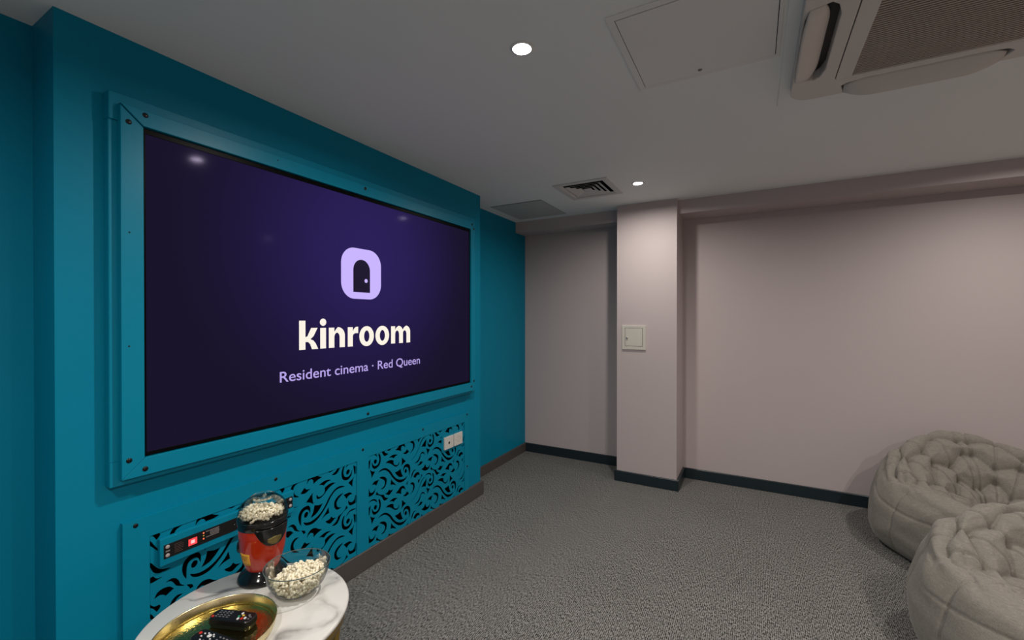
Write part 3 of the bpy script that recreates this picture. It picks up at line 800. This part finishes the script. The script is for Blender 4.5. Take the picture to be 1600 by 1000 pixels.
for y, z in ((0.747, 0.551), (0.747, 0.521), (1.213, 0.549), (1.213, 0.521)):
    V, F = weld(*lathe_data([(0.0, 0.003), (0.005, 0.0028), (0.0066, 0.0015), (0.0068, 0.0)], 16))
    mesh('button', [(0.0335 + c, y + a, z + b) for a, b, c in V], F, 'panel_button', cp, smooth=True)
box('button_bar', 0.0335, 0.034, 0.741, 0.754, 0.534, 0.5385, 'socket_line', cp)
box('sensor', 0.0335, 0.034, 0.972, 0.975, 0.535, 0.537, 'panel_print', cp)

# wall sockets
def socket(y0, label, kind):
    t = thing('wall_socket', (0.0145, y0 + 0.048, 0.467), label, 'socket', 'white sockets on the fretwork')
    plate('plate', rrect(y0, y0 + 0.097, 0.467, 0.551, 0.004), [], wallx(0.0245), 0.010, 'white_plastic', t, bevel=0.002, bevel_seg=2)
    yc, zc = y0 + 0.0485, 0.509
    if kind == 'aerial':
        V, F = weld(*lathe_data([(0.0, 0.001), (0.008, 0.001), (0.0095, 0.0)], 16))
        mesh('aerial_hole', [(0.0245 + c, yc + a, zc - 0.002 + b) for a, b, c in V], F, 'socket_dark', t)
        box('plate_screw', 0.0245, 0.025, yc - 0.002, yc + 0.002, zc + 0.026, zc + 0.030, 'socket_line', t)
    else:
        parts = []
        for a in range(8):
            w = 2 * math.pi * a / 8
            parts.append(box_data(0.0245, 0.0249, yc + 0.018 * math.cos(w) - 0.0022, yc + 0.018 * math.cos(w) + 0.0022, zc + 0.018 * math.sin(w) - 0.0022, zc + 0.018 * math.sin(w) + 0.0022))
        mesh('socket_marks', *join(parts), 'socket_line', t)
        for s in (-1, 1): box('plate_screw', 0.0245, 0.025, yc + s * 0.034 - 0.002, yc + s * 0.034 + 0.002, zc - 0.002, zc + 0.002, 'socket_line', t)
socket(2.337, 'white wall socket with a round aerial hole', 'aerial')
socket(2.444, 'white wall socket with small grey marks nearest the corner', 'data')

# ------------------------------------------------------------------ electrical box on the column
t = thing('electrical_box', (0.978, YC, 1.10), 'small square cream access box with a door on the pink column', 'electrical box')
plate('frame', rrect(0.885, 1.078, 1.100, 1.300, 0.004), [rect(0.909, 1.052, 1.127, 1.278)], wally(YC - 0.010), 0.010, 'box_paint', t, bevel=0.002, bevel_seg=2)
box('door', 0.9115, 1.0495, YC - 0.0105, YC - 0.003, 1.1295, 1.2755, 'box_paint', t, bevel=0.0015, bevel_seg=1)
box('door_gap', 0.907, 1.054, YC - 0.0035, YC - 0.0005, 1.125, 1.280, 'socket_dark', t)
V, F = weld(*lathe_data([(0.0, 0.009), (0.005, 0.0085), (0.0085, 0.005), (0.009, 0.0)], 16))
lk = mesh('lock', [(0.928 + a, YC - 0.0105 - c, 1.196 + b) for a, b, c in V], F, 'chrome', t, smooth=True)

# ------------------------------------------------------------------ side table
TX, TY, TZ, TR = 0.566, 0.729, 0.500, 0.270
t = thing('side_table', (TX, TY, 0), 'round side table with white veined marble top and gold base', 'table')
lathe('marble_top', [(0.0, 0.0), (TR - 0.006, 0.0), (TR - 0.002, -0.002), (TR, -0.006), (TR - 0.001, -0.013), (TR - 0.006, -0.016), (0.0, -0.016)], 'marble', t, 96, (TX, TY, TZ))
lathe('rim_band', [(TR - 0.012, -0.0162), (TR - 0.010, -0.018), (TR - 0.010, -0.046), (TR - 0.013, -0.048), (TR - 0.016, -0.046), (TR - 0.016, -0.0162)], 'gold_metal', t, 96, (TX, TY, TZ), closed=True)
for k in range(3):
    a = R(40 + 120 * k); c, s = math.cos(a), math.sin(a)
    path = [(TX + (TR - 0.025 - 0.05 * u) * c, TY + (TR - 0.025 - 0.05 * u) * s, TZ - 0.03 - u * (TZ - 0.042)) for u in [i / 8 for i in range(9)]]
    mesh('leg', *tube_data(path, 0.009, 10), 'gold_metal', t, smooth=True)
lathe('foot_ring', [(TR - 0.068, 0.0), (TR - 0.060, 0.006), (TR - 0.068, 0.016), (TR - 0.080, 0.016), (TR - 0.086, 0.006), (TR - 0.080, 0.0)], 'gold_metal', t, 64, (TX, TY, 0.0), closed=True)

# brass tray
QX, QY, QR = 0.585, 0.630, 0.1435
t = thing('brass_tray', (QX, QY, TZ), 'round hammered brass tray on the marble table', 'tray')
lathe('base', [(0.0, 0.0015), (QR - 0.012, 0.0015), (QR - 0.007, 0.0025), (QR - 0.008, 0.0045), (QR - 0.014, 0.004), (0.0, 0.004)], 'hammered_brass', t, 96, (QX, QY, TZ))
lathe('rim', [(QR - 0.0075, 0.0022), (QR - 0.003, 0.012), (QR - 0.0006, 0.029), (QR + 0.0004, 0.0305), (QR - 0.0012, 0.0305), (QR - 0.0022, 0.029), (QR - 0.0048, 0.013), (QR - 0.009, 0.004)], 'brass', t, 96, (QX, QY, TZ), closed=True)

def kernel_data(c, s, rnd, basev, basef):
    V, F = [], []
    for k in range(rnd.choice((3, 4, 4, 5))):
        d = Vector((rnd.gauss(0, 1), rnd.gauss(0, 1), rnd.gauss(0, 1)))
        d = d.normalized() * s * 0.60 if d.length > 1e-6 else Vector()
        r = s * rnd.uniform(0.40, 0.58)
        n = len(V)
        V += [Vector(c) + d + v * r for v in basev]; F += [tuple(i + n for i in f) for f in basef]
    return V, F
bmi = bmesh.new(); bmesh.ops.create_icosphere(bmi, subdivisions=1, radius=1.0)
ICO_V = [v.co.copy() for v in bmi.verts]; ICO_F = [tuple(v.index for v in f.verts) for f in bmi.faces]; bmi.free()
def popcorn(name, pts, size, seed, mat, label):
    rnd = random.Random(seed)
    V, F = join([kernel_data(p, size * rnd.uniform(0.8, 1.15), rnd, ICO_V, ICO_F) for p in pts])
    o = mesh(name, V, F, mat, smooth=True); o['kind'] = 'stuff'
    return tag(o, label, 'popcorn')

# glass bowl of popcorn: oval, rounded, open top
GX, GY = 0.594, 0.861
GROT = R(29); GSX, GSY = 1.03, 0.98
bowl_prof = [(0.0, 0.003), (0.035, 0.003), (0.045, 0.005), (0.062, 0.016), (0.078, 0.036), (0.087, 0.060), (0.0925, 0.089)]
inn = [(r - 0.0022 if r > 0.01 else 0.0, z + 0.002) for r, z in bowl_prof]
gb = thing('glass_bowl', (GX, GY, TZ), 'clear glass bowl on the marble table beside the red popcorn machine', 'bowl')
lathe('bowl', [(0.0, 0.0008), (0.036, 0.0008)] + bowl_prof[2:] , 'clear_glass', gb, 72, (GX, GY, TZ), sx=GSX, sy=GSY, rot=GROT)
lathe('rim', [(0.0915, 0.0885), (0.0922, 0.0908), (0.0936, 0.0902), (0.0936, 0.0882)], 'glass_edge', gb, 72, (GX, GY, TZ), sx=GSX, sy=GSY, rot=GROT, closed=True)
def inside_r(z, prof):
    for (r0, z0), (r1, z1) in zip(prof, prof[1:]):
        if z0 <= z <= z1: return r0 + (r1 - r0) * (z - z0) / max(1e-6, z1 - z0)
    return prof[-1][0]
rnd = random.Random(11); pts = []
ca, sa = math.cos(GROT), math.sin(GROT)
def top_h(a, u): return 0.050 + 0.026 * (1 - u * u) + 0.012 * math.cos(a - R(20)) * u
tries = 0
cells = {}
while len(pts) < 560 and tries < 60000:
    tries += 1
    a = rnd.uniform(0, 2 * math.pi); u = math.sqrt(rnd.random()); z = rnd.uniform(0.010, 0.098)
    rm = inside_r(max(0.004, min(z - 0.004, 0.089)), bowl_prof) - 0.0125
    if rm <= 0: continue
    zt = top_h(a, u)
    if z > zt or (z < zt - 0.016 and u < 0.78): continue
    x, y = u * rm * math.cos(a), u * rm * math.sin(a)
    if any((x - q[0]) ** 2 + (y - q[1]) ** 2 + (z - q[2]) ** 2 < 0.0108 ** 2 for q in pts): continue
    pts.append((x, y, z))
P = [(GX + (x * GSX) * ca - (y * GSY) * sa, GY + (x * GSX) * sa + (y * GSY) * ca, TZ + z) for x, y, z in pts]
popcorn('popcorn', P, 0.0106, 3, 'popcorn', 'white popcorn filling the open glass bowl')

# ------------------------------------------------------------------ popcorn machine
h0 = (0.414, 0.860)
MX, MY = h0
VIEW = R(-30.7)                       # bearing of the open floor from the machine
pm = thing('popcorn_machine', (MX, MY, TZ), 'red popcorn machine with black base and clear domed lid', 'popcorn machine')
body_prof = [(0.0, 0.030), (0.048, 0.030), (0.051, 0.045), (0.058, 0.064), (0.0645, 0.088), (0.068, 0.112), (0.0700, 0.145), (0.0710, 0.186), (0.0, 0.186)]
lathe('base', [(0.0, 0.001), (0.072, 0.001), (0.075, 0.004), (0.074, 0.010), (0.068, 0.020), (0.058, 0.028), (0.052, 0.036), (0.050, 0.040), (0.0, 0.040)], 'black_gloss', pm, 64, (MX, MY, TZ))
lathe('housing', body_prof, 'red_plastic', pm, 72, (MX, MY, TZ))
def shell(name, a0, a1, zfun, mat, dr=0.0022, na=28, nz=14, parent=pm, thick=0.003):
    """patch hugging the housing between two bearings; zfun(a) -> (low, high)"""
    V, F = [], []
    for lay in (dr, dr - thick):
        for i in range(na + 1):
            a = a0 + (a1 - a0) * i / na
            lo, hi = zfun((i / na) * 2 - 1)
            for j in range(nz + 1):
                z = lo + (hi - lo) * j / nz
                r = inside_r(z, body_prof[1:-1]) + lay
                V.append((MX + r * math.cos(a), MY + r * math.sin(a), TZ + z))
    w = nz + 1; m_ = (na + 1) * w
    for i in range(na):
        for j in range(nz):
            q = i * w + j; F += [(q, q + w, q + w + 1, q + 1), (m_ + q, m_ + q + 1, m_ + q + w + 1, m_ + q + w)]
    ring_ = [i * w for i in range(na + 1)] + [na * w + j for j in range(1, w)] + [i * w + nz for i in range(na - 1, -1, -1)] + [j for j in range(nz - 1, 0, -1)]
    for p_, q_ in zip(ring_, ring_[1:] + ring_[:1]): F.append((p_, q_, m_ + q_, m_ + p_))
    return mesh(name, V, F, mat, parent, smooth=True)
lathe('collar', [(0.0705, 0.176), (0.0732, 0.178), (0.0740, 0.190), (0.0745, 0.200), (0.073, 0.2020), (0.0, 0.2020)], 'black_gloss', pm, 72, (MX, MY, TZ))
CH = VIEW + R(26)
chute = shell('chute', CH - R(44), CH + R(44), lambda s: (0.126 + 0.052 * abs(s) ** 2.4, 0.183), 'black_gloss', 0.006, 28, 12)
shell('chute_mesh', CH - R(17), CH + R(17), lambda s: (0.130 + 0.012 * abs(s) ** 2, 0.155 - 0.004 * abs(s)), 'gold_dark', 0.0072, 12, 8, chute) if 'gold_dark' in MATS else None
LB = VIEW - R(52)
lab = shell('label', LB - R(17), LB + R(17), lambda s: (0.066, 0.106), 'yellow_label', 0.0006, 10, 4, pm, 0.001)
for k in range(3):
    shell('label_line', LB - R(13), LB + R(11 - 3 * k), lambda s, k=k: (0.096 - k * 0.006, 0.0975 - k * 0.006), 'label_print', 0.0011, 8, 2, lab, 0.0006)
SW = VIEW - R(100)
V, F = weld(*lathe_data([(0.0, 0.008), (0.011, 0.0075), (0.0145, 0.004), (0.016, -0.004)], 20))
r = 0.0665; d = Vector((math.cos(SW), math.sin(SW), 0)); e = Vector((-math.sin(SW), math.cos(SW), 0))
mesh('switch', [Vector((MX, MY, TZ + 0.110)) + d * (r + c) + e * a + Vector((0, 0, 1.35 * b)) for a, b, c in V], F, 'black_gloss', pm, smooth=True)
dome_prof = [(0.0735, 0.2025), (0.0735, 0.212), (0.0722, 0.224), (0.0680, 0.239), (0.060, 0.251), (0.050, 0.2595), (0.041, 0.2635), (0.035, 0.265)]
dome = lathe('dome_lid', dome_prof, 'clear_dome', pm, 72, (MX, MY, TZ))
lathe('lid_rim', [(0.0735, 0.2005), (0.0755, 0.2025), (0.0750, 0.2055), (0.0730, 0.2045)], 'clear_dome', dome, 72, (MX, MY, TZ), closed=True)
lathe('measuring_cap', [(0.036, 0.2655), (0.0375, 0.269), (0.035, 0.2705), (0.032, 0.264), (0.029, 0.260), (0.0, 0.259)], 'clear_dome', dome, 48, (MX, MY, TZ))
rnd = random.Random(5); pts = []; tries = 0
while len(pts) < 330 and tries < 60000:
    tries += 1
    a = rnd.uniform(0, 2 * math.pi); u = math.sqrt(rnd.random()); z = rnd.uniform(0.208, 0.262)
    rm = inside_r(z + 0.006, dome_prof) - 0.009
    zt = 0.235 - 0.016 * u * u + 0.010 * math.cos(a - VIEW + R(65)) * u
    zl = 0.2085 + 0.008 * max(0, math.cos(a - CH)) * u
    if z > zt or z < zl or (z < zt - 0.014 and u < 0.75): continue
    x, y = u * rm * math.cos(a), u * rm * math.sin(a)
    if any((x - q[0]) ** 2 + (y - q[1]) ** 2 + (z - q[2]) ** 2 < 0.0096 ** 2 for q in pts): continue
    pts.append((x, y, z))
popcorn('popcorn', [(MX + x, MY + y, TZ + z) for x, y, z in pts], 0.0094, 8, 'popcorn', 'popcorn under the clear dome of the popcorn machine')

# ------------------------------------------------------------------ remote controls in the tray
def remote(cx, cy, z, ang, length, width, th, label, layout):
    t = thing('remote_control', (cx, cy, z), label, 'remote control', 'remote controls in the brass tray')
    ca, sa = math.cos(ang), math.sin(ang)
    def P(u, v, w): return (cx + u * ca - v * sa, cy + u * sa + v * ca, z + w)
    out = rrect(-length / 2, length / 2, -width / 2, width / 2, width * 0.3, 6)
    V = [P(u * 0.94, v * 0.86, 0.0) for u, v in out] + [P(u, v, th * 0.45) for u, v in out] + [P(u * 0.985, v * 0.95, th * 0.9) for u, v in out] + [P(u * 0.95, v * 0.86, th) for u, v in out]
    n = len(out); F = [tuple(range(n))[::-1], tuple(3 * n + i for i in range(n))]
    for l in range(3):
        for i in range(n):
            j = (i + 1) % n; F.append((l * n + i, l * n + j, (l + 1) * n + j, (l + 1) * n + i))
    mesh('case', V, F, 'remote_black', t)
    for u, v, su, sv, m in layout:
        o2 = rrect(-su / 2, su / 2, -sv / 2, sv / 2, min(su, sv) * 0.35, 3); k = len(o2)
        V = [P(u + a, v + b, th - 0.0005) for a, b in o2] + [P(u + a * 0.9, v + b * 0.9, th + 0.0016) for a, b in o2]
        F = [tuple(k + i for i in range(k))] + [(i, (i + 1) % k, k + (i + 1) % k, k + i) for i in range(k)]
        mesh('button', V, F, m, t)
lay1 = [(-0.053, -0.011, 0.007, 0.007, 'button_red')] + [(-0.044 + 0.011 * i, v, 0.007, 0.0022, 'button_grey') for i in range(4) for v in (-0.010, -0.003, 0.005, 0.011)]
lay1 += [(0.022, 0.010, 0.006, 0.008, 'button_white'), (0.030, 0.003, 0.007, 0.006, 'button_yellow'), (0.020, -0.002, 0.006, 0.005, 'button_green'), (0.024, -0.011, 0.006, 0.008, 'button_white'), (0.034, -0.009, 0.006, 0.008, 'button_red'), (0.042, -0.006, 0.006, 0.008, 'button_white'), (0.046, 0.006, 0.006, 0.006, 'button_grey'), (0.053, 0.000, 0.008, 0.003, 'button_grey'), (0.053, -0.008, 0.006, 0.003, 'button_grey')]
remote(0.575, 0.678, TZ + 0.0045, R(21), 0.128, 0.045, 0.026, 'chunky black remote control with coloured buttons at the back of the tray', lay1)
lay2 = [(-0.066, 0.004, 0.008, 0.008, 'button_red'), (-0.033, 0.004, 0.011, 0.011, 'button_white')]
lay2 += [(-0.052 + 0.009 * i, -0.004 + 0.010 * j, 0.005, 0.0035, 'button_white') for i, j in ((0, 0), (0, 1), (1, -1), (1, 1.4), (2.9, 1.5), (3.6, 0), (3.6, 1), (2.4, -1), (3.4, -1))]
lay2 += [(0.0 + 0.012 * i, -0.010 + 0.010 * j, 0.006, 0.004, 'button_grey') for i in range(5) for j in range(3)]
remote(0.622, 0.612, TZ + 0.0045, R(9), 0.160, 0.044, 0.016, 'slim black remote control with white buttons nearest the tray front', lay2)

# ------------------------------------------------------------------ bean bags
def bean_bag(cx, cy, rad_x, rad_y, h_back, h_side, h_front, seat, face, seed, label):
    """soft round seat: bulging skirt, raised quilted back, hollow seat; face = bearing the sitter looks to"""
    NA, NS = 480, 200
    off = Vector((seed * 7.3, seed * 3.1, 0))
    def prof(a):
        c = math.cos(a - face)                      # 1 front, -1 back
        back = max(0.0, -c); k = back ** 0.9
        fr = max(0.0, c)
        h = h_side + (h_back - h_side) * (k ** 1.1 if k > 0 else 0) + (h_front - h_side) * fr ** 1.3
        # key points (radius fraction, height) from the floor centre, out, up, over the rim, into the seat
        def mixk(f_, b_): return f_ + (b_ - f_) * k
        top = [(mixk(0.95, 0.955), h * 0.68), (mixk(0.86, 0.85), h * 0.89), (mixk(0.74, 0.735), h * mixk(0.975, 1.0)), (mixk(0.60, 0.60), mixk(h * 0.80 + seat * 0.20, h * 0.965)),
               (mixk(0.45, 0.46), mixk(h * 0.50 + seat * 0.50, h * 0.80)), (mixk(0.30, 0.33), mixk(h * 0.22 + seat * 0.78, seat + (h - seat) * 0.34)), (mixk(0.15, 0.17), mixk(h * 0.05 + seat * 0.95, seat + 0.03)), (0.0, seat)]
        return [(0.0, 0.0), (0.70, 0.0), (0.90, 0.012), (0.985, h * 0.20), (1.0, h * 0.42)] + top
    def bspl(K, s):
        n = len(K) - 1; x = s * n; i = min(int(x), n - 1); t_ = x - i
        p = [K[max(0, min(n, i + d))] for d in (-1, 0, 1, 2)]
        out = []
        for d in (0, 1):
            a, b, c, e = (q[d] for q in p)
            cr_ = 0.5 * (2 * b + (c - a) * t_ + (2 * a - 5 * b + 4 * c - e) * t_ ** 2 + (3 * b - a - 3 * c + e) * t_ ** 3)
            out.append(cr_)
        return out
    grid = []
    for i in range(NA):
        a = 2 * math.pi * i / NA; K = prof(a); row = []
        for j in range(NS + 1):
            r, z = bspl(K, j / NS)
            row.append(Vector((cx + r * rad_x * math.cos(a), cy + r * rad_y * math.sin(a), z)))
        grid.append(row)
    def groove(d, w): return math.exp(-(d / w) ** 2)
    def near(x, step): return abs((x / step + 0.5) % 1.0 - 0.5) * step
    seam_z = 0
    V = []
    disp = {}
    for i in range(NA):
        a = 2 * math.pi * i / NA
        rel = math.atan2(math.sin(a - face), math.cos(a - face))        # 0 front, +-pi back
        backness = max(0.0, min(1.0, (abs(rel) - 1.42) / 0.30))
        for j in range(NS + 1):
            s = j / NS * 12
            p = grid[i][j]
            n_ = (grid[(i + 1) % NA][j] - grid[i - 1][j]).cross(grid[i][min(j + 1, NS)] - grid[i][max(j - 1, 0)])
            n_ = n_.normalized() if n_.length > 1e-9 else Vector((0, 0, 1 if s > 6 else -1))
            d = 0.0
            q = p * 1.0 + off
            # quilted back: lens-shaped puffs in rows, stitched down where the rows meet
            if 5.7 < s < 11.2 and backness > 0:
                fade = backness * min(1, (s - 5.7) / 0.6) * min(1, (11.2 - s) / 0.5)
                col_ = rel / 0.34 + 0.12 * noise.noise(q * 2.5)
                row0 = (s - 6.65) / 1.12 + 0.10 * noise.noise(q * 3.0)
                best = 9.0; sgn = 0
                for kk in range(-1, 6):
                    ln_ = kk + 0.20 * math.cos(2 * math.pi * (col_ / 2 + kk / 2))
                    if abs(row0 - ln_) < abs(best): best = row0 - ln_; sgn = kk
                gd = abs(best)
                d += fade * (0.040 * min(1.0, gd / 0.5) ** 0.55 - 0.026)
                cc = abs((col_ + 0.5) % 1.0 - 0.5)
                d -= fade * 0.010 * groove(cc, 0.05) * (1 if row0 > -0.2 else 0.6)
                d -= fade * 0.016 * math.exp(-((gd / 0.16) ** 2 + (cc / 0.16) ** 2))
                d += fade * 0.004 * noise.noise(Vector((col_ * 2.2 + row0 * 3, row0 * 2.5, seed)))
            # panel seams running up the skirt, one seam round the shoulder
            if 1.8 < s < 7.2:
                up = min(1, (7.2 - s))
                sw = near(rel + 0.17 + 0.03 * noise.noise(q * 1.5), 0.58)
                d -= 0.012 * groove(sw, 0.012) * up
                d += 0.010 * (1 - groove(sw, 0.16)) * up
                d -= 0.006 * groove(s - 5.35 - 0.45 * math.sin(2 * rel + seed), 0.05) * (1 - 0.6 * backness)
                d += 0.008 * noise.noise(Vector((rel * 2.2 + s * 0.9, s * 1.1 - rel, seed * 3)))
            # seat cloth: a few long pleats
            if s > 6.6 and backness < 1:
                k = (1 - backness) * min(1, (s - 6.6) / 1.0) * max(0.0, min(1.0, (11.2 - s) / 1.5))
                d -= k * 0.010 * groove(near(rel + 0.3 + 0.05 * s, 0.62), 0.016)
                d += k * 0.016 * noise.noise(Vector((rel * 2.6, s * 0.8, seed + 4)))
                d -= k * 0.016 * groove(s - 8.3 - 0.4 * math.sin(2 * rel + seed), 0.14)
            d += 0.018 * noise.noise(q * 2.6) + 0.005 * noise.noise(Vector((q.x * 7, q.y * 7, q.z * 12)))
            # ears: seams gather where back meets seat
            er = math.hypot((abs(rel) - 1.52) * 3.2, (s - 7.1) / 1.1)
            d -= 0.034 * math.exp(-(er / 0.45) ** 2)
            d -= 0.012 * math.exp(-(er / 1.1) ** 2) * max(0.0, math.cos(5 * math.atan2((s - 7.1) / 1.1, (abs(rel) - 1.52) * 3.2))) ** 6
            if s < 1.6: d = 0.0
            elif s < 2.6: d *= (s - 1.6)
            w = p + n_ * d * 1.0
            disp[(i, j)] = d
            V.append((w.x, w.y, max(0.0, w.z)))
    F = []
    w = NS + 1
    for i in range(NA):
        i2 = (i + 1) % NA
        for j in range(NS): F.append((i * w + j, i2 * w + j, i2 * w + j + 1, i * w + j + 1))
    V, F = weld(V, F)
    o = mesh('bean_bag', V, F, 'linen', smooth=True)
    return tag(o, label, 'bean bag', 'grey bean bags')
bean_bag(3.035, 3.420, 0.56, 0.510, 0.615, 0.42, 0.36, 0.26, R(-80), 1, 'grey quilted bean bag pushed against the pink wall')
bean_bag(2.968, 2.355, 0.55, 0.515, 0.56, 0.42, 0.36, 0.24, R(-86), 2, 'grey quilted bean bag nearest the camera in front of the other')

# ------------------------------------------------------------------ small pieces sit under the part that carries them
def under(child, par):
    loc = world_loc(child); child.parent = par; child.location = loc - world_loc(par)
RULES = {'ceiling_hatch': {'key_hole': ('door', 'panel')}, 'electrical_box': {'lock': ('door',)}, 'wall_socket': {k: ('plate',) for k in ('aerial_hole', 'plate_screw', 'socket_marks')},
         'television': {k: ('screen',) for k in ('logo_tile', 'logo_door', 'logo_knob', 'title', 'subtitle_word')},
         'control_strip': {k: ('window',) for k in ('display', 'display_digit', 'indicator', 'printed_lines', 'button', 'button_bar', 'sensor')}}
for top in [o for o in bpy.data.objects if o.parent is None]:
    rules = RULES.get(top.name.split('.')[0])
    if not rules: continue
    kids = list(top.children)
    for ch in kids:
        for host in rules.get(ch.name.split('.')[0], ()):
            hs = [k for k in kids if k.name.split('.')[0] == host]
            if hs: under(ch, hs[0])
